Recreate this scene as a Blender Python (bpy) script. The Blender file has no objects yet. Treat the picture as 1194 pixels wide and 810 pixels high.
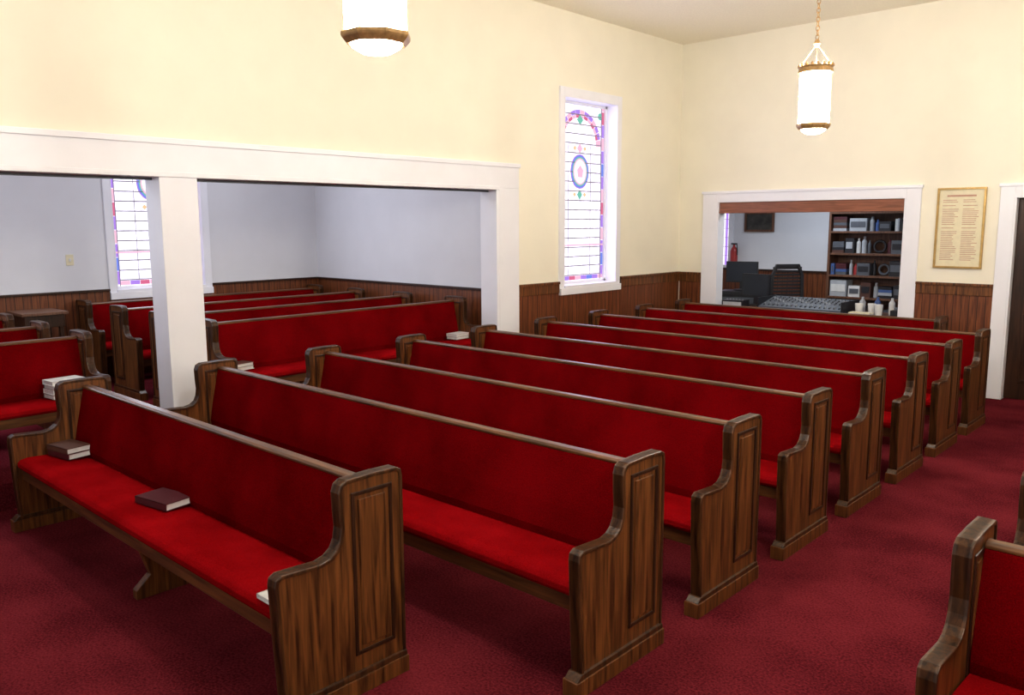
import bpy, math, random
from mathutils import Vector, Matrix
random.seed(7)
scene=bpy.context.scene
COL=scene.collection
# ------------------------------------------------------------------ materials
def newmat(name):
    m=bpy.data.materials.new(name); m.use_nodes=True
    nt=m.node_tree; b=nt.nodes['Principled BSDF']
    return m,nt,b
def N(nt,t,**k):
    n=nt.nodes.new(t)
    for a,v in k.items(): setattr(n,a,v)
    return n
def setp(b,**k):
    for a,v in k.items():
        a=a.replace('_',' ')
        if a in b.inputs: b.inputs[a].default_value=v
def simple(name,col,rough=.5,metal=0.,noise=.08,scale=20,bump=0.,spec=.5):
    m,nt,b=newmat(name)
    tc=N(nt,'ShaderNodeTexCoord'); nz=N(nt,'ShaderNodeTexNoise'); nz.inputs['Scale'].default_value=scale; nz.inputs['Detail'].default_value=4
    nt.links.new(tc.outputs['Object'],nz.inputs['Vector'])
    r=N(nt,'ShaderNodeValToRGB')
    r.color_ramp.elements[0].position=.3; r.color_ramp.elements[1].position=.7
    r.color_ramp.elements[0].color=(*[c*(1-noise) for c in col],1); r.color_ramp.elements[1].color=(*[min(1,c*(1+noise)) for c in col],1)
    nt.links.new(nz.outputs['Fac'],r.inputs['Fac']); nt.links.new(r.outputs['Color'],b.inputs['Base Color'])
    setp(b,Roughness=rough,Metallic=metal,Specular_IOR_Level=spec)
    if bump:
        bp=N(nt,'ShaderNodeBump'); bp.inputs['Strength'].default_value=bump; bp.inputs['Distance'].default_value=.01
        nt.links.new(nz.outputs['Fac'],bp.inputs['Height']); nt.links.new(bp.outputs['Normal'],b.inputs['Normal'])
    return m
def wood(name,dark,light,stretch=(15,15,1.0),rough=.35,grooves=False,scale=3.0,coat=0.,spec=.5):
    m,nt,b=newmat(name)
    tc=N(nt,'ShaderNodeTexCoord'); mp=N(nt,'ShaderNodeMapping'); mp.inputs['Scale'].default_value=stretch
    nt.links.new(tc.outputs['Object'],mp.inputs['Vector'])
    nz=N(nt,'ShaderNodeTexNoise'); nz.inputs['Scale'].default_value=scale; nz.inputs['Detail'].default_value=7; nz.inputs['Distortion'].default_value=.6
    nt.links.new(mp.outputs['Vector'],nz.inputs['Vector'])
    r=N(nt,'ShaderNodeValToRGB'); r.color_ramp.elements[0].position=.33; r.color_ramp.elements[1].position=.68
    r.color_ramp.elements[0].color=(*dark,1); r.color_ramp.elements[1].color=(*light,1)
    nt.links.new(nz.outputs['Fac'],r.inputs['Fac'])
    out=r.outputs['Color']
    bp=N(nt,'ShaderNodeBump'); bp.inputs['Strength'].default_value=.12; bp.inputs['Distance'].default_value=.004
    nt.links.new(nz.outputs['Fac'],bp.inputs['Height'])
    if grooves:
        sx=N(nt,'ShaderNodeSeparateXYZ'); nt.links.new(tc.outputs['Object'],sx.inputs[0])
        ad=N(nt,'ShaderNodeMath',operation='ADD'); nt.links.new(sx.outputs['X'],ad.inputs[0]); nt.links.new(sx.outputs['Y'],ad.inputs[1])
        mu=N(nt,'ShaderNodeMath',operation='MULTIPLY'); mu.inputs[1].default_value=1/.082; nt.links.new(ad.outputs[0],mu.inputs[0])
        fr=N(nt,'ShaderNodeMath',operation='FRACT'); nt.links.new(mu.outputs[0],fr.inputs[0])
        lt=N(nt,'ShaderNodeMath',operation='LESS_THAN'); lt.inputs[1].default_value=.1; nt.links.new(fr.outputs[0],lt.inputs[0])
        mx=N(nt,'ShaderNodeMixRGB'); mx.blend_type='MIX'; nt.links.new(lt.outputs[0],mx.inputs['Fac'])
        nt.links.new(out,mx.inputs['Color1']); mx.inputs['Color2'].default_value=(*[c*.35 for c in dark],1)
        out=mx.outputs['Color']
    nt.links.new(out,b.inputs['Base Color']); nt.links.new(bp.outputs['Normal'],b.inputs['Normal'])
    setp(b,Roughness=rough,Coat_Weight=coat,Coat_Roughness=.25,Specular_IOR_Level=spec)
    return m
def fabric(name,c1,c2,scale,rough=.9,sheen=.3,fine=220,bump=.3,sheentint=(1,.3,.3,1),spec=.0):
    m,nt,b=newmat(name)
    tc=N(nt,'ShaderNodeTexCoord')
    n1=N(nt,'ShaderNodeTexNoise'); n1.inputs['Scale'].default_value=scale; n1.inputs['Detail'].default_value=5
    n2=N(nt,'ShaderNodeTexNoise'); n2.inputs['Scale'].default_value=fine; n2.inputs['Detail'].default_value=2
    for n in (n1,n2): nt.links.new(tc.outputs['Object'],n.inputs['Vector'])
    mx=N(nt,'ShaderNodeMath',operation='ADD'); nt.links.new(n1.outputs['Fac'],mx.inputs[0]); nt.links.new(n2.outputs['Fac'],mx.inputs[1])
    hf=N(nt,'ShaderNodeMath',operation='MULTIPLY'); hf.inputs[1].default_value=.5; nt.links.new(mx.outputs[0],hf.inputs[0])
    r=N(nt,'ShaderNodeValToRGB'); r.color_ramp.elements[0].position=.38; r.color_ramp.elements[1].position=.62
    r.color_ramp.elements[0].color=(*c1,1); r.color_ramp.elements[1].color=(*c2,1)
    nt.links.new(hf.outputs[0],r.inputs['Fac']); nt.links.new(r.outputs['Color'],b.inputs['Base Color'])
    bp=N(nt,'ShaderNodeBump'); bp.inputs['Strength'].default_value=bump; bp.inputs['Distance'].default_value=.004
    nt.links.new(n2.outputs['Fac'],bp.inputs['Height']); nt.links.new(bp.outputs['Normal'],b.inputs['Normal'])
    setp(b,Roughness=rough,Sheen_Weight=sheen,Sheen_Tint=sheentint,Specular_IOR_Level=spec)
    return m
def emit(name,col,strength,noise=0.):
    m=bpy.data.materials.new(name); m.use_nodes=True; nt=m.node_tree; nt.nodes.clear()
    o=N(nt,'ShaderNodeOutputMaterial'); e=N(nt,'ShaderNodeEmission'); e.inputs['Strength'].default_value=strength; e.inputs['Color'].default_value=(*col,1)
    if noise:
        tc=N(nt,'ShaderNodeTexCoord'); nz=N(nt,'ShaderNodeTexNoise'); nz.inputs['Scale'].default_value=9; nt.links.new(tc.outputs['Object'],nz.inputs['Vector'])
        r=N(nt,'ShaderNodeValToRGB'); r.color_ramp.elements[0].position=.35; r.color_ramp.elements[1].position=.65
        r.color_ramp.elements[0].color=(*[c*(1-noise) for c in col],1); r.color_ramp.elements[1].color=(*col,1)
        nt.links.new(nz.outputs['Fac'],r.inputs['Fac']); nt.links.new(r.outputs['Color'],e.inputs['Color'])
    nt.links.new(e.outputs[0],o.inputs[0]); return m

M={}
M['wall']=simple('cream_plaster',(.87,.82,.69),.75,noise=.02,scale=3,bump=.03,spec=.2)
M['annexwall']=simple('annex_plaster',(.71,.71,.76),.8,noise=.02,scale=3,bump=.03,spec=.2)
M['ceil']=simple('ceiling_plaster',(.93,.87,.72),.85,noise=.04,scale=60,bump=.2,spec=.1)
M['trim']=simple('white_paint',(.84,.84,.91),.4,noise=.02,scale=4)
M['wainscot']=wood('wainscot_beadboard',(.085,.021,.007),(.20,.058,.018),rough=.45,grooves=True,spec=.35)
M['wood']=wood('pew_oak',(.036,.0105,.003),(.200,.068,.017),rough=.40,coat=.08,spec=.35)
M['woodrim']=wood('pew_oak_edge',(.016,.0055,.002),(.095,.034,.010),rough=.38,coat=.08,spec=.4)
M['woodrail']=wood('pew_oak_long',(.038,.013,.004),(.15,.054,.016),stretch=(.8,12,12),rough=.38,coat=.08,spec=.4)
M['wooddk']=wood('dark_wood',(.014,.0045,.0015),(.045,.015,.006),rough=.4,spec=.35)
M['shelfwood']=wood('shelf_wood',(.08,.03,.014),(.17,.07,.035),rough=.5)
M['redwood']=wood('header_wood',(.16,.05,.02),(.30,.10,.05),stretch=(1.2,14,14),rough=.45)
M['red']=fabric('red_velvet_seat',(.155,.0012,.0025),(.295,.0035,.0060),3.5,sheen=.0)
M['redback_shaded']=fabric('red_velvet_back_shaded',(.082,.0005,.0012),(.180,.0015,.0035),2.6,sheen=.0)  # seat velvet darkened; shade on the upright backs is put into the colour
M['carpet']=fabric('red_carpet',(.055,.0055,.009),(.165,.018,.026),1.6,rough=1,sheen=.0,fine=90,bump=.8)
M['brass']=simple('aged_brass',(.42,.25,.10),.4,metal=.35,noise=.25,scale=40)
M['gold']=simple('gold_frame',(.45,.28,.09),.35,metal=.5,noise=.15)
M['glow']=emit('lamp_glass',(1.0,.95,.85),92)
M['paper']=simple('paper',(.75,.68,.48),.6,noise=.05)
M['ink']=simple('red_ink',(.48,.26,.18),.7)
M['black']=simple('black_plastic',(.012,.012,.016),.4,noise=.2)
M['grey']=simple('grey_metal',(.10,.11,.13),.4,metal=.3)
M['lgrey']=simple('light_grey',(.4,.42,.46),.5)
M['white']=simple('white_paper',(.7,.7,.7),.6)
M['bookred']=simple('maroon_cover',(.06,.006,.012),.45)
M['bookbr']=simple('brown_cover',(.08,.03,.02),.5)
M['blue']=simple('blue_plastic',(.05,.10,.28),.5)
M['redp']=simple('red_plastic',(.35,.02,.02),.45)
M['green']=simple('green_plastic',(.08,.18,.10),.5)
M['screen']=simple('dark_screen',(.015,.018,.028),.3)
M['photo']=simple('dark_painting',(.04,.035,.03),.4,noise=.7,scale=8)
M['lead']=simple('lead_came',(.28,.24,.32),.6)
W=2.4
M['g_clear']=emit('glass_opal',(.90,.86,1.0),W*.8,noise=.35)
M['g_blue']=emit('glass_blue',(.20,.28,.90),W*.42)
M['g_purple']=emit('glass_purple',(.48,.26,.92),W*.42)
M['g_red']=emit('glass_red',(.85,.18,.34),W*.38)
M['g_amber']=emit('glass_amber',(1.0,.62,.35),W*.45)
M['g_green']=emit('glass_green',(.22,.64,.50),W*.4)
M['g_pink']=emit('glass_pink',(.95,.54,.72),W*.45)
# ------------------------------------------------------------------ mesh builder
class MB:
    def __init__(s): s.v=[];s.f=[];s.m=[];s.mats=[]
    def mi(s,k):
        if k not in s.mats: s.mats.append(k)
        return s.mats.index(k)
    def add(s,vs,fs,k):
        o=len(s.v); s.v+= [tuple(v) for v in vs]; i=s.mi(k)
        for f in fs: s.f.append(tuple(o+a for a in f)); s.m.append(i)
    def box(s,x0,x1,y0,y1,z0,z1,k,rot=None,piv=None):
        vs=[(x,y,z) for x in(x0,x1) for y in(y0,y1) for z in(z0,z1)]
        if rot is not None:
            pv=Vector(piv) if piv else Vector(((x0+x1)/2,(y0+y1)/2,(z0+z1)/2))
            vs=[tuple(rot@(Vector(v)-pv)+pv) for v in vs]
        s.add(vs,[(0,1,3,2),(4,6,7,5),(0,4,5,1),(2,3,7,6),(0,2,6,4),(1,5,7,3)],k)
    def prism(s,poly,a0,a1,axis,k,fn=None):
        n=len(poly); vs=[]
        for a in(a0,a1):
            for p,q in poly:
                vs.append((a,p,q) if axis==0 else (p,a,q) if axis==1 else (p,q,a))
        fs=[tuple(range(n)),tuple(reversed(range(n,2*n)))]
        for i in range(n):
            j=(i+1)%n; fs.append((i,i+n,j+n,j))
        s.add(vs,fs,k)
    def ring(s,outer,inner,a0,a1,axis,k):
        n=len(outer); vs=[]
        for a in(a0,a1):
            for P in(outer,inner):
                for p,q in P: vs.append((a,p,q) if axis==0 else (p,a,q) if axis==1 else (p,q,a))
        fs=[]
        for i in range(n):
            j=(i+1)%n
            fs+=[(i,j,n+j,n+i),(2*n+i,3*n+i,3*n+j,2*n+j),(i,2*n+i,2*n+j,j),(n+i,n+j,3*n+j,3*n+i)]
        s.add(vs,fs,k)
    def lathe(s,prof,cx,cy,k,n=24,a0=0.,cap=True):
        vs=[];fs=[];m=len(prof)
        for i in range(n):
            a=a0+2*math.pi*i/n
            for r,z in prof: vs.append((cx+r*math.cos(a),cy+r*math.sin(a),z))
        for i in range(n):
            j=(i+1)%n
            for q in range(m-1): fs.append((i*m+q,j*m+q,j*m+q+1,i*m+q+1))
        if cap:
            if prof[0][0]>1e-4: fs.append(tuple(i*m for i in reversed(range(n))))
            if prof[-1][0]>1e-4: fs.append(tuple(i*m+m-1 for i in range(n)))
        s.add(vs,fs,k)
    def tube(s,p0,p1,r,k,n=8):
        p0=Vector(p0);p1=Vector(p1);d=(p1-p0).normalized(); a=d.orthogonal().normalized(); b=d.cross(a)
        vs=[];fs=[]
        for p in(p0,p1):
            for i in range(n):
                t=2*math.pi*i/n; vs.append(tuple(p+a*r*math.cos(t)+b*r*math.sin(t)))
        for i in range(n):
            j=(i+1)%n; fs.append((i,j,n+j,n+i))
        fs+=[tuple(reversed(range(n))),tuple(range(n,2*n))]
        s.add(vs,fs,k)
    def torus(s,c,R,r,k,rot=Matrix.Identity(3),n=16,m=6,sy=1.):
        vs=[];fs=[]
        for i in range(n):
            a=2*math.pi*i/n
            for j in range(m):
                t=2*math.pi*j/m
                p=Vector(((R+r*math.cos(t))*math.cos(a),(R+r*math.cos(t))*math.sin(a)*sy,r*math.sin(t)))
                vs.append(tuple(rot@p+Vector(c)))
        for i in range(n):
            for j in range(m):
                fs.append((i*m+j,((i+1)%n)*m+j,((i+1)%n)*m+(j+1)%m,i*m+(j+1)%m))
        s.add(vs,fs,k)
    def mesh(s,name):
        me=bpy.data.meshes.new(name); me.from_pydata(s.v,[],s.f)
        for k in s.mats: me.materials.append(M[k])
        for p,i in zip(me.polygons,s.m): p.material_index=i
        import bmesh
        bm=bmesh.new(); bm.from_mesh(me); bmesh.ops.recalc_face_normals(bm,faces=bm.faces); bm.to_mesh(me); bm.free()
        return me
    def obj(s,name,loc=(0,0,0),rz=0.,bevel=0.,smooth=False):
        return place(s.mesh(name),name,loc,rz,bevel,smooth)
def place(me,name,loc=(0,0,0),rz=0.,bevel=0.,smooth=False,seg=2):
    o=bpy.data.objects.new(name,me); COL.objects.link(o); o.location=loc; o.rotation_euler=(0,0,rz)
    if smooth:
        for p in me.polygons: p.use_smooth=True
    if bevel:
        b=o.modifiers.new('bevel','BEVEL'); b.width=bevel; b.segments=seg; b.limit_method='ANGLE'; b.angle_limit=math.radians(35)
    return o
def offset(poly,d):
    n=len(poly); A=sum(poly[i][0]*poly[(i+1)%n][1]-poly[(i+1)%n][0]*poly[i][1] for i in range(n)); sg=1 if A>0 else -1
    out=[]
    for i in range(n):
        p=Vector(poly[i-1]);q=Vector(poly[i]);r=Vector(poly[(i+1)%n])
        e1=(q-p).normalized();e2=(r-q).normalized()
        n1=Vector((-e1.y,e1.x))*sg;n2=Vector((-e2.y,e2.x))*sg
        b=(n1+n2); b=b/max(.35,b.dot(n1)) if b.length>1e-6 else n1
        out.append(tuple(q+b*d))
    return out
# ------------------------------------------------------------------ constants
XW=-6.25; YB=10.21; ZC=4.37; TH=.22; XA=-9.85; YA=6.6; ZA=.2
YF=-1.6; XRW=3.65
# ------------------------------------------------------------------ shell
b=MB(); b.box(XW-.25,XRW,YF,YB+.2,-.1,0,'carpet'); b.obj('floor')
b=MB(); b.box(XA-.1,XW-.03,-1.0,YA+.1,-.1,ZA,'carpet'); b.obj('floor_annex',bevel=.01)
b=MB(); b.box(XW-.25,XRW+.2,YF,YB+.2,ZC,ZC+.1,'ceil'); b.obj('ceiling')
WY0,WY1,WZ0,WZ1=7.62,8.68,1.20,3.42
b=MB()
b.box(XW-TH,XW,YF,6.5,2.33,ZC,'wall')
b.box(XW-TH,XW,YF,-.3,0,2.33,'wall')
b.box(XW-TH,XW,6.5,WY0,0,ZC,'wall')
b.box(XW-TH,XW,WY1,YB+.1,0,ZC,'wall')
b.box(XW-TH,XW,WY0,WY1,0,WZ0,'wall')
b.box(XW-TH,XW,WY0,WY1,WZ1,ZC,'wall')
b.obj('wall_left')
OX0,OX1,OZ0,OZ1=-5.64,-3.21,.765,2.22
DX0,DX1,DZ=-2.11,-.49,2.20
b=MB()
b.box(XW,OX0,YB,YB+.15,0,ZC,'wall'); b.box(OX0,OX1,YB,YB+.15,0,OZ0,'wall'); b.box(OX0,OX1,YB,YB+.15,OZ1,ZC,'wall')
b.box(OX1,DX0,YB,YB+.15,0,ZC,'wall'); b.box(DX0,DX1,YB,YB+.15,DZ,ZC,'wall'); b.box(DX1,XRW+.1,YB,YB+.15,0,ZC,'wall')
b.obj('wall_back')
b=MB(); b.box(XRW,XRW+.15,YF,YB,0,ZC,'wall'); b.obj('wall_right')
b=MB()
AY0,AY1,AZ0,AZ1=3.85,4.94,1.20,3.2
b.box(XA-.2,XA,-1.0,.2,ZA,3.6,'annexwall'); b.box(XA-.2,XA,.2,1.3,ZA,AZ0,'annexwall'); b.box(XA-.2,XA,.2,1.3,AZ1,3.6,'annexwall')
b.box(XA-.2,XA,1.3,AY0,ZA,3.6,'annexwall'); b.box(XA-.2,XA,AY0,AY1,ZA,AZ0,'annexwall'); b.box(XA-.2,XA,AY0,AY1,AZ1,3.6,'annexwall')
b.box(XA-.2,XA,AY1,YA+.1,ZA,3.6,'annexwall')
b.obj('wall_annex_left')
b=MB(); b.box(XA,XW-TH,YA,YA+.1,ZA,3.6,'annexwall'); b.obj('wall_annex_back')
b=MB(); b.box(XA,XW-TH,-1.1,-1.0,ZA,3.6,'annexwall'); b.obj('wall_annex_front')
b=MB(); b.box(XA-.2,XW-TH,-1.1,YA+.1,3.6,3.7,'annexwall'); b.obj('ceiling_annex')
# ------------------------------------------------------------------ wainscots
b=MB()
zt=1.235
def wy(y0,y1,z1=zt): b.box(XW,XW+.02,y0,y1,.0,z1,'wainscot')
wy(6.82,WY0-.09); wy(WY0-.09,WY1+.09,1.10); wy(WY1+.09,YB)
b.box(XW,XW+.045,6.82,WY0-.09,zt,zt+.03,'wood'); b.box(XW,XW+.045,WY1+.09,YB,zt,zt+.03,'wood')
b.box(XW,XW+.035,6.82,YB,0,.12,'wood'); b.box(XW,XW+.03,6.82,WY0-.09,1.13,zt,'wood'); b.box(XW,XW+.03,WY1+.09,YB,1.13,zt,'wood')
b.obj('wainscot_left',bevel=.004)
for x0,x1 in((XW+.045,-5.86),(-3.05,-2.25),(DX1+.15,XRW)):
    b=MB(); b.box(x0,x1,YB-.02,YB,0,zt,'wainscot')
    b.box(x0,x1,YB-.045,YB,zt,zt+.03,'wood'); b.box(x0,x1,YB-.03,YB,1.13,zt,'wood'); b.box(x0,x1,YB-.035,YB,0,.12,'wood')
    b.obj('wainscot_back',bevel=.004)
b=MB(); b.box(-5.86,-3.05,YB-.02,YB,0,.66,'wainscot'); b.box(-5.86,-3.05,YB-.035,YB,0,.12,'wood'); b.obj('wainscot_back',bevel=.004)
b=MB()
b.box(XA,XA+.02,-1.0,AY0-.08,ZA,1.2,'wainscot'); b.box(XA,XA+.02,AY0-.08,AY1+.08,ZA,1.10,'wainscot'); b.box(XA,XA+.02,AY1+.08,YA,ZA,1.2,'wainscot')
b.box(XA,XA+.04,-1.0,AY0-.08,1.2,1.225,'wooddk'); b.box(XA,XA+.04,AY1+.08,YA,1.2,1.225,'wooddk')
b.obj('wainscot_annex_left',bevel=.004)
b=MB(); b.box(XA+.04,XW-TH,YA-.02,YA,ZA,1.2,'wainscot'); b.box(XA+.04,XW-TH,YA-.04,YA,1.2,1.225,'wooddk')
b.obj('wainscot_annex_back',bevel=.004)
# ------------------------------------------------------------------ trims
T=XW+.03
b=MB()
b.box(XW-TH-.02,T,-.3,6.5,2.31,2.335,'trim')
b.box(XW,T,-.3,6.82,2.33,2.58,'trim'); b.box(XW,T+.015,-.3,6.835,2.555,2.60,'trim')
b.box(XW,T+.008,-.3,6.5,2.31,2.35,'trim')
b.box(XW-TH,T,2.80,3.10,0,2.31,'trim')
b.box(XW-TH-.0,T,6.46,6.5,ZA*0,2.31,'trim')
b.box(XW,T,6.5,6.82,0,2.33,'trim')
b.box(XW-TH-.02,T,-.34,-.3,0,2.31,'trim')
b.obj('trim_1',bevel=.005)
b=MB(); b.box(XW-.13,XW-.09,3.10,6.46,2.29,2.31,'grey'); b.box(XW-.13,XW-.09,-.3,2.8,2.29,2.31,'grey'); b.obj('curtain_track')
def wintrim(b,xw,y0,y1,z0,z1,depth,d=1,w=.08,t=.025):
    b.box(xw,xw+t*d,y0-w,y0,z0-.08,z1+.1,'trim'); b.box(xw,xw+t*d,y1,y1+w,z0-.08,z1+.1,'trim')
    b.box(xw,xw+t*d,y0,y1,z1,z1+.1,'trim'); b.box(xw,xw+.05*d,y0-w,y1+w,z0-.10,z0-.02,'trim')
    b.box(xw-depth,xw+t,y0,y0+.015,z0,z1,'trim'); b.box(xw-depth,xw+t,y1-.015,y1,z0,z1,'trim')
    b.box(xw-depth,xw+t,y0,y1,z1-.015,z1,'trim'); b.box(xw-depth,xw+.045,y0,y1,z0-.02,z0+.01,'trim')
b=MB(); wintrim(b,XW,WY0,WY1,WZ0,WZ1,.2); b.obj('trim_2',bevel=.003)
b=MB(); wintrim(b,XA,AY0,AY1,AZ0,AZ1,.16); b.obj('trim_3',bevel=.003)
b=MB(); wintrim(b,XA,.2,1.3,AZ0,AZ1,.16); b.obj('trim_4',bevel=.003)
b=MB()
b.box(-5.86,OX0,YB-.03,YB,.66,2.36,'trim'); b.box(OX1,-3.05,YB-.03,YB,.66,2.36,'trim'); b.box(OX0,OX1,YB-.03,YB,2.22,2.36,'trim')
b.box(-5.875,-3.035,YB-.042,YB,2.335,2.37,'trim')
b.box(OX0,OX0+.02,YB-.03,YB+.15,OZ0,OZ1,'trim'); b.box(OX1-.02,OX1,YB-.03,YB+.15,OZ0,OZ1,'trim')
b.obj('trim_5',bevel=.004)
b=MB(); b.box(OX0+.02,OX1-.02,YB+.0,YB+.12,2.09,2.22,'redwood'); b.box(OX0+.02,OX1-.02,YB-.015,YB+.13,2.075,2.095,'redwood'); b.obj('roll_shutter_header',bevel=.004)
b=MB()
b.box(-2.25,DX0,YB-.03,YB,0,2.34,'trim'); b.box(DX1,DX1+.14,YB-.03,YB,0,2.34,'trim'); b.box(DX0,DX1,YB-.03,YB,2.20,2.34,'trim')
b.box(-2.265,DX1+.155,YB-.042,YB,2.32,2.355,'trim'); b.box(DX0,DX0+.02,YB-.03,YB+.15,0,DZ,'trim'); b.box(DX1-.02,DX1,YB-.03,YB+.15,0,DZ,'trim')
b.obj('trim_6',bevel=.004)
for i,(x0,x1) in enumerate(((DX0+.02,-1.302),(-1.298,DX1-.02))):
    b=MB(); b.box(x0,x1,YB+.07,YB+.11,.01,DZ,'wooddk')
    for z0,z1 in((.2,.95),(1.1,2.05)):
        o=[(x0+.12,z0),(x1-.12,z0),(x1-.12,z1),(x0+.12,z1)]; b.ring(o,offset(o,.03),YB+.055,YB+.07,1,'wooddk')
    kx=x1-.06 if i==0 else x0+.06
    b.torus((kx,YB+.05,1.02),.02,.012,'brass',rot=Matrix.Rotation(math.pi/2,3,'X'))
    b.obj('door_%d'%(i+1),bevel=.003)
# ------------------------------------------------------------------ stained glass windows
def stained(name,x,y0,y1,z0,z1):
    b=MB(); w=y1-y0; bw=.055
    b.box(x-.012,x,y0,y1,z0,z1,'g_clear')
    cols=['g_purple','g_blue','g_purple','g_pink','g_purple','g_red','g_pink']
    zb=z0+.05; i=0
    while zb<z1-.06:
        h=.16
        for ya in(y0+.03,y1-.03-bw):
            b.box(x,x+.004,ya,ya+bw,zb,min(zb+h-.006,z1-.03),cols[i%7])
        zb+=h;i+=1
    yb=y0+.09;i=0
    while yb<y1-.12:
        b.box(x,x+.004,yb,yb+.11,z0+.04,z0+.09,cols[(i+3)%7]); yb+=.116;i+=1
    yc=(y0+y1)/2
    Ro=w/2-.09; zc=z1-.08-Ro*1.0
    ns=14
    for k in range(ns):
        a0=math.pi*k/ns+.01;a1=math.pi*(k+1)/ns-.01
        for (ri,ro,c) in((Ro-.05,Ro,'g_purple' if k%3 else 'g_pink'),(Ro-.095,Ro-.055,'g_red' if k%2 else 'g_pink')):
            P=[(yc+ro*math.cos(a0),zc+ro*math.sin(a0)),(yc+ro*math.cos(a1),zc+ro*math.sin(a1)),(yc+ri*math.cos(a1),zc+ri*math.sin(a1)),(yc+ri*math.cos(a0),zc+ri*math.sin(a0))]
            b.prism(P,x,x+.004,0,c)
    b.prism([(yc,z1-.26),(yc+.06,z1-.20),(yc,z1-.14),(yc-.06,z1-.20)],x,x+.006,0,'g_green')
    for sg in(-1,1):
        P=[(yc+sg*(Ro-.02)+.045*math.cos(t*math.pi/4),z1-.13+.045*math.sin(t*math.pi/4)) for t in range(8)]
        b.prism(P,x,x+.004,0,'g_green')
    zm=z0+(z1-z0)*.625
    def ell(ry,rz,dx,c,n=20): b.prism([(yc+ry*math.cos(2*math.pi*t/n),zm+rz*math.sin(2*math.pi*t/n)) for t in range(n)],x,x+dx,0,c)
    ell(.180,.210,.0045,'g_purple'); ell(.168,.197,.006,'g_blue'); ell(.150,.178,.007,'g_green'); ell(.135,.162,.0085,'g_pink'); ell(.115,.142,.010,'g_clear')
    b.prism([(yc-.045,zm-.07),(yc+.045,zm-.07),(yc+.06,zm+.02),(yc,zm+.08),(yc-.06,zm+.02)],x,x+.012,0,'g_pink')
    for dz,c in((-.28,'g_green'),(.28,'g_pink')):
        b.prism([(yc,zm+dz-.06),(yc+.05,zm+dz),(yc,zm+dz+.06),(yc-.05,zm+dz)],x,x+.005,0,c)
        for sg in(-1,1): b.prism([(yc+sg*.1,zm+dz-.03),(yc+sg*.1+.03,zm+dz),(yc+sg*.1,zm+dz+.03),(yc+sg*.1-.03,zm+dz)],x,x+.005,0,'g_amber')
    z=z0+.1
    while z<z1-.08:
        b.box(x,x+.007,y0+.03+bw,y1-.03-bw,z-.006,z+.006,'lead'); z+=.115
    for y in(yc-.22,yc+.22): b.box(x,x+.003,y-.003,y+.003,z0+.1,zc,'lead')
    for y in(y0+.03+bw,y1-.03-bw): b.box(x,x+.009,y-.004,y+.004,z0,z1,'lead')
    F=.03
    b.box(x-.02,x+.03,y0,y0+F,z0,z1,'trim'); b.box(x-.02,x+.03,y1-F,y1,z0,z1,'trim'); b.box(x-.02,x+.03,y0,y1,z1-F,z1,'trim'); b.box(x-.02,x+.03,y0,y1,z0,z0+F,'trim')
    zs=z0+(z1-z0)*.21; b.box(x-.0,x+.008,y0,y1,zs,zs+.02,'g_pink')
    return b.obj(name)
stained('window_1',XW-.17,WY0+.015,WY1-.015,WZ0+.01,WZ1-.015)
stained('window_2',XA-.13,AY0+.015,AY1-.015,AZ0+.01,AZ1-.015)
stained('window_3',XA-.13,.215,1.285,AZ0+.01,AZ1-.015)
# ------------------------------------------------------------------ pews
def pewmesh(L,legs):
    b=MB()
    prof=[(-.60,.085),(-.615,.35),(-.625,.59),(-.62,.618),(-.595,.632),(-.50,.627),(-.42,.622),(-.375,.632),(-.343,.655),(-.325,.69),(-.317,.74),(-.322,.80),(-.325,.885),(-.313,.918),(-.285,.933),(-.16,.936),(-.03,.933),(-.006,.92),(0,.89),(0,.085)]
    inn=offset(prof,.016)
    t=.056
    for x0 in(0,L-t):
        b.prism(prof,x0+.005,x0+t-.005,0,'wood')
        b.ring(prof,inn,x0-.002,x0+t+.002,0,'woodrim')
        b.box(x0-.012,x0+t+.012,-.645,.008,0,.075,'wood')
        b.prism([(-.640,.075),(.004,.075),(0,.10),(-.61,.10)],x0-.007,x0+t+.007,0,'woodrim')
        for xs0,xs1 in((x0-.001,x0+.006),(x0+t-.006,x0+t+.001)):
            o=[(-.265,.17),(-.055,.17),(-.055,.875),(-.265,.875)]
            b.ring(o,offset(o,.018),xs0,xs1,0,'wooddk')
            o2=offset(o,.035); b.prism(o2,xs0,xs1,0,'wood')
    x0,x1=t,L-t
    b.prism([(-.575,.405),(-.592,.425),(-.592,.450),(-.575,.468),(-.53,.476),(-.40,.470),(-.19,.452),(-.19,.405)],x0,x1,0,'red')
    b.box(x0,x1,-.565,-.13,.375,.405,'woodrail')
    b.box(x0,x1,-.568,-.54,.335,.405,'woodrail')
    b.prism([(-.235,.445),(-.243,.50),(-.222,.62),(-.195,.74),(-.165,.872),(-.130,.874),(-.135,.80),(-.20,.445)],x0,x1,0,'redback_shaded')
    b.prism([(-.200,.30),(-.175,.30),(-.105,.874),(-.130,.874)],x0,x1,0,'woodrail')
    b.prism([(-.166,.872),(-.167,.884),(-.158,.893),(-.118,.894),(-.109,.884),(-.110,.872)],x0,x1,0,'woodrail')
    for f in legs:
        xc=L*f
        b.prism([(-.52,0),(-.10,0),(-.10,.05),(-.16,.11),(-.155,.38),(-.50,.38),(-.50,.32),(-.44,.12),(-.52,.05)],xc-.025,xc+.025,0,'wood')
    return b.mesh('church_pew')
S=.9586;Y2=3.117
XLp=-5.83; XRp=-1.95
def pew(me,loc,rz=0): return place(me,'church_pew',loc,rz,bevel=.006)
p1=pewmesh(3.18,[.5]); pew(p1,(XLp,Y2-S,0))
pm=pewmesh(XRp-XLp,[.5])
for i in range(7): pew(pm,(XLp,Y2+i*S,0))
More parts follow.
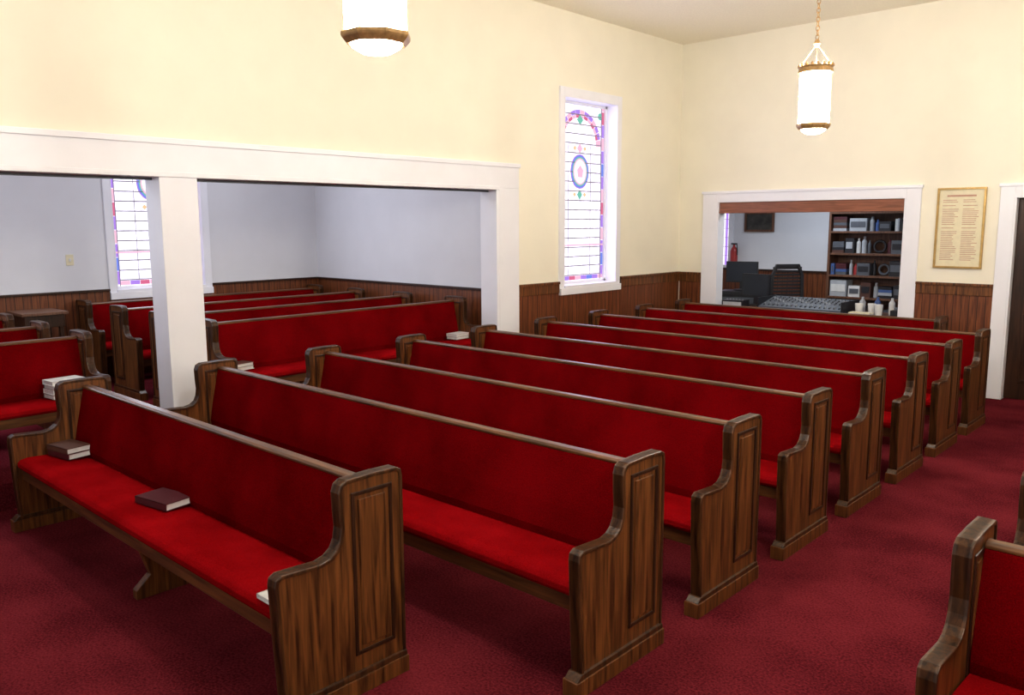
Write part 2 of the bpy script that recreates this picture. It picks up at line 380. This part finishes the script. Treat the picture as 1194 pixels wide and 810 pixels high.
p9=pewmesh(3.26,[.5]); pew(p9,(XLp,Y2+7*S-.03,0))
pr=pewmesh(3.6,[.5])
for i in range(7): pew(pr,(-.68,Y2+.03+i*S,0))
pa=pewmesh(3.05,[.5]); pb=pewmesh(2.62,[.5])
for i in range(4):
    xr=-6.99-.937*i
    pew(pa,(xr,3.38,ZA),math.pi/2); pew(pb,(xr,-.22,ZA),math.pi/2)
# ------------------------------------------------------------------ lamps
def lamp(x,y,k=1.):
    b=MB(); ph=math.pi/8
    zb=2.70
    def la(prof,m,n,a0=0.,cap=True): b.lathe([(r*k,z) for r,z in prof],x,y,m,n,a0,cap)
    la([(.0,zb-.045),(.06,zb-.04),(.10,zb-.018),(.112,zb-.002)],'glow',24,cap=False)
    la([(.112,zb-.006),(.125,zb-.008),(.146,zb+.014),(.150,zb+.022),(.150,zb+.034),(.144,zb+.040),(.12,zb+.040),(.112,zb)],'brass',8,ph,cap=False)
    la([(.135,zb+.039),(.135,zb+.43)],'glow',8,ph,cap=True)
    for i in range(8):
        a=ph+2*math.pi*i/8; px,py=x+.136*k*math.cos(a),y+.136*k*math.sin(a)
        b.tube((px,py,zb+.035),(px,py,zb+.44),.0022,'gold',6)
    la([(.138,zb+.43),(.155,zb+.434),(.151,zb+.455),(.147,zb+.470),(.155,zb+.482),(.132,zb+.482),(.130,zb+.43)],'brass',24,cap=False)
    for i in range(18):
        a=2*math.pi*i/18; px,py=x+.145*k*math.cos(a),y+.145*k*math.sin(a)
        b.lathe([(0,zb+.475),(.013,zb+.48),(.012,zb+.495),(0,zb+.512)],px,py,'brass',6)
    for i in range(4):
        a=2*math.pi*i/4+.4
        b.tube((x+.14*k*math.cos(a),y+.14*k*math.sin(a),zb+.485),(x,y,zb+.66),.0032,'brass')
    b.lathe([(0,zb+.63),(.02,zb+.64),(.028,zb+.66),(.015,zb+.69),(0,zb+.70)],x,y,'brass',12)
    z=zb+.71;q=0
    while z<ZC-.05:
        b.torus((x,y,z),.014,.0035,'brass',rot=Matrix.Rotation(math.pi/2*(q%2),3,'Z')@Matrix.Rotation(math.pi/2,3,'X'),n=10,m=5,sy=1.5)
        z+=.034;q+=1
    b.lathe([(.0,ZC-.06),(.03,ZC-.055),(.06,ZC-.02),(.065,ZC)],x,y,'brass',20)
    b.obj('pendant_lamp')
    l=bpy.data.lights.new('lamp_bulb','POINT'); l.energy=78; l.shadow_soft_size=.05; l.color=(1,.94,.83)
    o=bpy.data.objects.new('lamp_bulb',l); COL.objects.link(o); o.location=(x,y,zb+.53)
for x in(-2.85,.30):
    lamp(x,2.24); lamp(x,6.66,.88)
# ------------------------------------------------------------------ books
def books(name,loc,rz,n,cov,size=(.15,.22,.032)):
    b=MB(); z=0
    for i in range(n):
        j=random.uniform(-.012,.012); w,l,h=size; c=cov[i%len(cov)]
        x0,x1,y0,y1=-w/2+j,w/2+j,-l/2-j,l/2-j
        b.box(x0,x1,y0,y1,z,z+.003,c); b.box(x0,x1,y0,y1,z+h-.003,z+h,c); b.box(x0,x0+.004,y0,y1,z,z+h,c)
        b.box(x0+.004,x1-.005,y0+.005,y1-.005,z+.003,z+h-.003,'white')
        z+=h
    return b.obj(name,loc,rz)
books('hymnal_stack',(-5.62,1.84,.477),1.75,2,['bookred','bookbr'],(.16,.24,.036))
books('hymnal_book',(-4.26,1.83,.475),1.75,1,['bookred'],(.17,.27,.038))
books('hymnal_book',(-2.78,1.66,.477),.0,1,['white'],(.13,.2,.02))
books('hymnal_stack',(-6.60,2.15,.677),.1,4,['bookbr','white','bookred','white'],(.16,.24,.034))
books('hymnal_stack',(-6.66,3.60,.677),.2,2,['white','bookbr'])
books('hymnal_stack',(-6.64,6.26,.677),.1,2,['bookbr','white'])
# ------------------------------------------------------------------ framed text
b=MB(); fx0,fx1,fz0,fz1=-2.88,-2.385,1.43,2.325; y=YB
o=[(fx0,fz0),(fx1,fz0),(fx1,fz1),(fx0,fz1)]
b.ring(o,offset(o,.022),y-.03,y,1,'gold'); b.box(fx0+.02,fx1-.02,y-.012,y-.001,fz0+.02,fz1-.02,'paper')
b.box(fx0+.1,fx1-.1,y-.014,y-.012,fz1-.10,fz1-.08,'ink')
z=fz1-.14
while z>fz0+.07:
    for xa,xb in((fx0+.06,(fx0+fx1)/2-.02),((fx0+fx1)/2+.02,fx1-.06)):
        b.box(xa,xb-random.uniform(0,.06),y-.014,y-.012,z,z+.007,'ink')
    z-=.021 if random.random()<.85 else .04
b.obj('framed_certificate')
b=MB(); yy,zz=3.37,1.57; b.box(XA,XA+.006,yy-.04,yy+.04,zz-.06,zz+.06,'paper'); b.box(XA+.006,XA+.014,yy-.01,yy+.01,zz-.018,zz+.018,'white'); b.obj('light_switch',bevel=.002)
b=MB(); b.box(-.25,.25,-.22,.22,.83,.86,'shelfwood'); b.box(-.22,.22,-.19,.19,.70,.83,'wooddk')
for sx in(-.21,.17):
    for sy in(-.18,.14): b.box(sx,sx+.04,sy,sy+.04,0,.70,'wooddk')
b.box(-.2,.2,-.17,.17,.2,.23,'wooddk'); b.obj('side_table',(-9.52,2.90,ZA),bevel=.004)
# ------------------------------------------------------------------ sound booth
BX0,BX1,BYB=-7.1,-2.7,12.6
b=MB(); b.box(BX0,BX1,YB+.2,BYB+.1,-.1,0,'carpet'); b.obj('floor_booth')
b=MB(); b.box(BX0,BX1,BYB,BYB+.1,0,2.8,'annexwall'); b.obj('wall_booth_back')
b=MB(); b.box(BX0-.1,BX0,YB+.15,BYB,0,2.8,'annexwall'); b.obj('wall_booth_left')
b=MB(); b.box(BX1,BX1+.1,YB+.15,BYB,0,2.8,'annexwall'); b.obj('wall_booth_right')
b=MB(); b.box(BX0-.1,BX1+.1,YB+.15,BYB+.1,2.8,2.9,'annexwall'); b.obj('ceiling_booth')
b=MB(); b.box(BX0,BX1,BYB-.02,BYB,0,1.17,'wainscot'); b.box(BX0,BX1,BYB-.04,BYB,1.17,1.20,'wooddk'); b.obj('wainscot_booth')
b=MB(); b.box(OX0+.02,OX1-.02,YB-.06,YB+.75,.767,.797,'shelfwood'); b.box(OX0+.02,OX1-.02,YB-.06,YB-.03,.70,.767,'trim')
for x in(OX0+.1,OX1-.14): b.box(x,x+.04,YB+.68,YB+.72,0,.767,'shelfwood')
b.obj('booth_counter',bevel=.004)
b=MB(); b.box(-7.08,-6.74,BYB-.012,BYB-.001,1.25,2.4,'g_clear'); b.box(-6.80,-6.76,BYB-.02,BYB-.012,1.25,2.4,'g_purple')
for z in(1.4,1.55,1.7,1.85,2.0,2.15,2.3): b.box(-7.08,-6.74,BYB-.02,BYB-.012,z,z+.008,'lead')
b.box(-6.74,-6.66,BYB-.03,BYB,1.2,2.45,'trim'); b.obj('window_4')
b=MB(); o=[(-6.46,1.80),(-5.95,1.80),(-5.95,2.12),(-6.46,2.12)]; b.ring(o,offset(o,.035),BYB-.03,BYB,1,'shelfwood'); b.prism(offset(o,.025),BYB-.015,BYB-.002,1,'photo'); b.obj('framed_painting')
sx0,sx1,sy0,sy1=-4.92,-3.55,12.22,12.56
b=MB()
b.box(sx0,sx0+.035,sy0,sy1,0,2.3,'shelfwood'); b.box(sx1-.035,sx1,sy0,sy1,0,2.3,'shelfwood'); b.box(sx0,sx1,sy1-.012,sy1,0,2.3,'shelfwood')
sh=[.12,.52,.86,1.18,1.50,1.82,2.10,2.28]
for z in sh: b.box(sx0+.035,sx1-.035,sy0,sy1-.012,z-.03,z,'shelfwood')
b.obj('bookshelf',bevel=.002)
b=MB(); pal=['black','grey','grey','lgrey','blue','black','black','grey','bookred','bookbr','lgrey','white']
def mix(z,H,items):
    x=sx0+.05
    for it in items:
        k=it[0]
        if k=='g': x+=it[1]; continue
        w,h,c=it[1],it[2]*H,it[3]
        if x+w>sx1-.05: break
        if k=='b':
            b.box(x,x+w,sy0+.03,sy1-.06,z,z+h,c); b.box(x+.015,x+w-.015,sy0+.024,sy0+.03,z+.3*h,z+h*.75,it[4])
        elif k=='c': b.lathe([(w/2,z),(w/2,z+h*.7),(w*.25,z+h*.82),(w*.25,z+h)],x+w/2,sy0+.12,c,12)
        elif k=='s':
            q=x
            while q<x+w-.02:
                d=random.uniform(.018,.035); b.box(q,q+d,sy0+.05,sy1-.06,z,z+h*random.uniform(.8,1),random.choice(pal)); q+=d+.001
        elif k=='p':
            zz=z
            while zz<z+h: b.box(x+random.uniform(0,.01),x+w-random.uniform(0,.01),sy0+.04,sy1-.06,zz,zz+.04,random.choice(pal)); zz+=.042
        elif k=='r':
            b.torus((x+w/2,sy0+.14,z+w/2),w/2-.02,.018,c,rot=Matrix.Rotation(math.pi/2,3,'X'))
        x+=w+.015
Hh=.27
mix(sh[5],.23,[('p',.20,.8,''),('g',.03),('b',.24,.8,'lgrey','grey'),('c',.07,.9,'lgrey'),('c',.06,.7,'blue'),('b',.16,.6,'black','grey'),('g',.04),('s',.2,.8,'')])
mix(sh[4],Hh,[('p',.18,.6,''),('b',.12,.8,'black','lgrey'),('c',.06,.8,'white'),('c',.07,.9,'lgrey'),('c',.05,.7,'grey'),('r',.2,.7,'black'),('c',.06,.8,'bookred'),('b',.2,.7,'grey','black')])
mix(sh[3],Hh,[('b',.05,.6,'blue','grey'),('p',.16,.5,''),('c',.05,.8,'lgrey'),('c',.06,.6,'redp'),('b',.18,.65,'grey','black'),('c',.05,.8,'black'),('r',.18,.7,'grey'),('b',.24,.8,'black','grey')])
mix(sh[2],Hh,[('b',.24,.88,'lgrey','white'),('g',.02),('b',.16,.6,'white','grey'),('b',.14,.8,'bookbr','black'),('c',.07,.8,'lgrey'),('p',.2,.6,''),('b',.2,.7,'black','grey')])
mix(sh[1],.29,[('p',.24,.7,''),('b',.3,.7,'black','grey'),('b',.2,.8,'bookbr','paper'),('b',.25,.6,'grey','black')])
mix(sh[0],.33,[('b',.35,.8,'bookbr','paper'),('b',.3,.7,'black','grey'),('b',.4,.8,'lgrey','grey')])
mix(sh[6],.14,[('b',.3,.9,'bookred','paper'),('s',.25,.9,''),('b',.3,.8,'black','grey')])
b.obj('shelf_contents')
b=MB()
b.prism([(-.27,0),(.27,0),(.27,.15),(.20,.15),(-.27,.05)],-.55,.55,0,'grey')
b.box(-.57,-.55,-.28,.28,0,.16,'black'); b.box(.55,.57,-.28,.28,0,.16,'black')
for i in range(17):
    x=-.50+i*.0625
    for j in range(5):
        y=-.03+j*.046; z=.05+(y+.27)/.47*.10
        b.lathe([(.011,z-.004),(.009,z+.015),(0,z+.017)],x,y,['black','grey','black','lgrey','grey'][(i+j)%5],8)
    z=.05+.05/.47*.1
    b.box(x-.003,x+.003,-.22,-.08,z-.01,z+.018,'black'); yy=-.20+random.random()*.1; b.box(x-.007,x+.007,yy,yy+.018,z,z+.03,'lgrey')
b.obj('mixing_console',(-4.48,YB+.33,.797))
for dx,dy in((0,0),(.13,.07),(.24,-.01)):
    b=MB(); b.lathe([(.036,0),(.05,.15),(.046,.15),(.034,.01)],0,0,'white',16); b.obj('paper_cup',(-3.76+dx,YB+.20+dy,.797))
for x,y,c in((-3.80,YB+.42,'lgrey'),(-3.64,YB+.50,'blue'),(-3.45,YB+.45,'white')):
    b=MB(); b.lathe([(0,0),(.035,0),(.037,.02),(.037,.15),(.015,.19),(.015,.215),(0,.215)],0,0,c,16); b.obj('water_bottle',(x,y,.797))
b=MB()
for i in range(5): b.box(-.13+i*.002,.13+i*.002,-.07,.07,i*.012,i*.012+.010,'white' if i%2 else 'paper')
b.obj('paper_stack',(-3.68,YB+.03,.797))
b=MB(); b.box(-.06,.06,-.05,.05,0,.09,'black'); b.lathe([(.03,.09),(.03,.12),(0,.13)],0,0,'grey',12); b.obj('headphone_amplifier',(-3.32,YB+.22,.797),bevel=.005)
def monitor(loc,rz):
    b=MB(); b.box(-.24,.24,-.02,.02,.12,.44,'black'); b.box(-.22,.22,-.024,-.02,.14,.42,'screen'); b.box(-.03,.03,-.015,.015,.02,.15,'black'); b.lathe([(.12,0),(.12,.015),(.03,.025)],0,0,'black',20)
    b.obj('computer_monitor',loc,rz,bevel=.004)
monitor((-5.33,YB+.58,.797),-.25)
b=MB(); b.box(-.15,.15,-.12,.12,0,.10,'black'); b.box(-.13,.13,-.125,-.12,.02,.08,'lgrey')
for i in range(6): b.lathe([(.008,.10),(.007,.112),(0,.114)],-.12+i*.045,0,'lgrey',8)
b.obj('audio_receiver',(-5.43,YB+.18,.797),.1,bevel=.004)
def chair(loc,rz):
    b=MB()
    for i in range(5):
        a=2*math.pi*i/5; b.tube((0,0,.10),(.28*math.cos(a),.28*math.sin(a),.06),.018,'black'); b.torus((.28*math.cos(a),.28*math.sin(a),.03),.018,.012,'black',rot=Matrix.Rotation(math.pi/2,3,'X'),n=10)
    b.tube((0,0,.08),(0,0,.45),.025,'grey')
    b.box(-.24,.24,-.24,.24,.45,.53,'black')
    b.tube((0,.2,.47),(0,.27,.7),.018,'black')
    o=[(-.22,.66),(.22,.66),(.25,.9),(.24,1.2),(.17,1.36),(-.17,1.36),(-.24,1.2),(-.25,.9)]
    b.ring(o,offset(o,.04),.24,.285,1,'black')
    for q in range(13):
        z=.71+q*.048; b.box(-.215,.215,.255,.262,z,z+.034,'black')
    for sx in(-.27,.27):
        b.tube((sx,.1,.5),(sx,.1,.70),.014,'black'); b.box(sx-.03,sx+.03,-.12,.16,.70,.73,'black')
    b.obj('office_chair',loc,rz,bevel=.008)
chair((-5.32,11.50,0),-2.3)
b=MB(); b.box(-.28,.28,-.2,.2,0,.04,'black')
for z in(.04,.25,.46,.67): b.box(-.27,.27,-.19,.19,z,z+.19,'black'); b.box(-.25,.25,-.195,-.19,z+.03,z+.16,'grey')
b.box(-.28,.28,-.2,.2,.86,.92,'black')
b.obj('equipment_rack',(-5.98,11.60,0),.3,bevel=.004)
monitor((-5.98,11.62,.922),.25)
b=MB(); b.lathe([(.0,0),(.055,0),(.06,.02),(.06,.26),(.045,.31),(.02,.34),(.02,.37),(0,.37)],0,0,'redp',18); b.box(-.05,.05,-.015,.015,.37,.395,'black'); b.tube((.05,0,.37),(.07,-.02,.2),.008,'black')
b.box(-.03,.03,.055,.07,.1,.3,'grey')
b.obj('fire_extinguisher',(-6.60,BYB-.085,1.22))
b=MB(); b.lathe([(.0,2.72),(.12,2.73),(.17,2.77),(.18,2.8)],-4.9,11.3,'g_clear',24); b.obj('booth_fill_fixture')  # unseen fixture, added to go with the booth fill
# ------------------------------------------------------------------ lights
def area(name,loc,rot,sx,sy,e,col):
    l=bpy.data.lights.new(name,'AREA'); l.shape='RECTANGLE'; l.size=sx; l.size_y=sy; l.energy=e; l.color=col
    o=bpy.data.objects.new(name,l); COL.objects.link(o); o.location=loc; o.rotation_euler=rot; return o
area('booth_fill',(-4.9,11.3,2.68),(0,0,0),.5,.5,28,(.80,.90,1))  # unseen fill added to light the booth
area('window_daylight',(XW-.14,8.15,2.3),(0,math.radians(-90),0),2.0,.9,16,(.55,.55,1))
area('annex_daylight',(XA+.05,4.4,2.2),(0,math.radians(-90),0),1.9,1.0,25,(.78,.86,1))
area('annex_daylight_2',(XA+.05,.75,2.2),(0,math.radians(-90),0),1.9,1.0,30,(.78,.86,1))
area('annex_fill',(-8.2,1.4,3.55),(0,0,0),1.2,.4,36,(.93,.95,1))  # unseen fill added to brighten the annex walls
area('annex_fill_2',(-8.2,4.6,3.55),(0,0,0),1.2,.4,34,(.93,.95,1))  # second added fill for the annex, no fixture there
w=bpy.data.worlds.new('world'); scene.world=w; w.use_nodes=True
w.node_tree.nodes['Background'].inputs[0].default_value=(1,.95,.90,1); w.node_tree.nodes['Background'].inputs[1].default_value=.6
# ------------------------------------------------------------------ camera
p,yaw,roll=.1432,.7487,-.0044
f=Vector((-math.sin(yaw)*math.cos(p),math.cos(yaw)*math.cos(p),-math.sin(p)))
r=Vector((math.cos(yaw),math.sin(yaw),0)); u=r.cross(f)
R=r*math.cos(roll)+u*math.sin(roll); U=-r*math.sin(roll)+u*math.cos(roll)
cd=bpy.data.cameras.new('camera'); cam=bpy.data.objects.new('camera',cd); COL.objects.link(cam)
m=Matrix((R,U,-f)).transposed().to_4x4(); m.translation=Vector((0,0,1.95)); cam.matrix_world=m
cd.sensor_fit='HORIZONTAL'; cd.sensor_width=36; cd.lens=956.41*36/1194; cd.shift_y=-6.5/1194; cd.clip_start=.05
scene.camera=cam
scene.view_settings.view_transform='Standard'
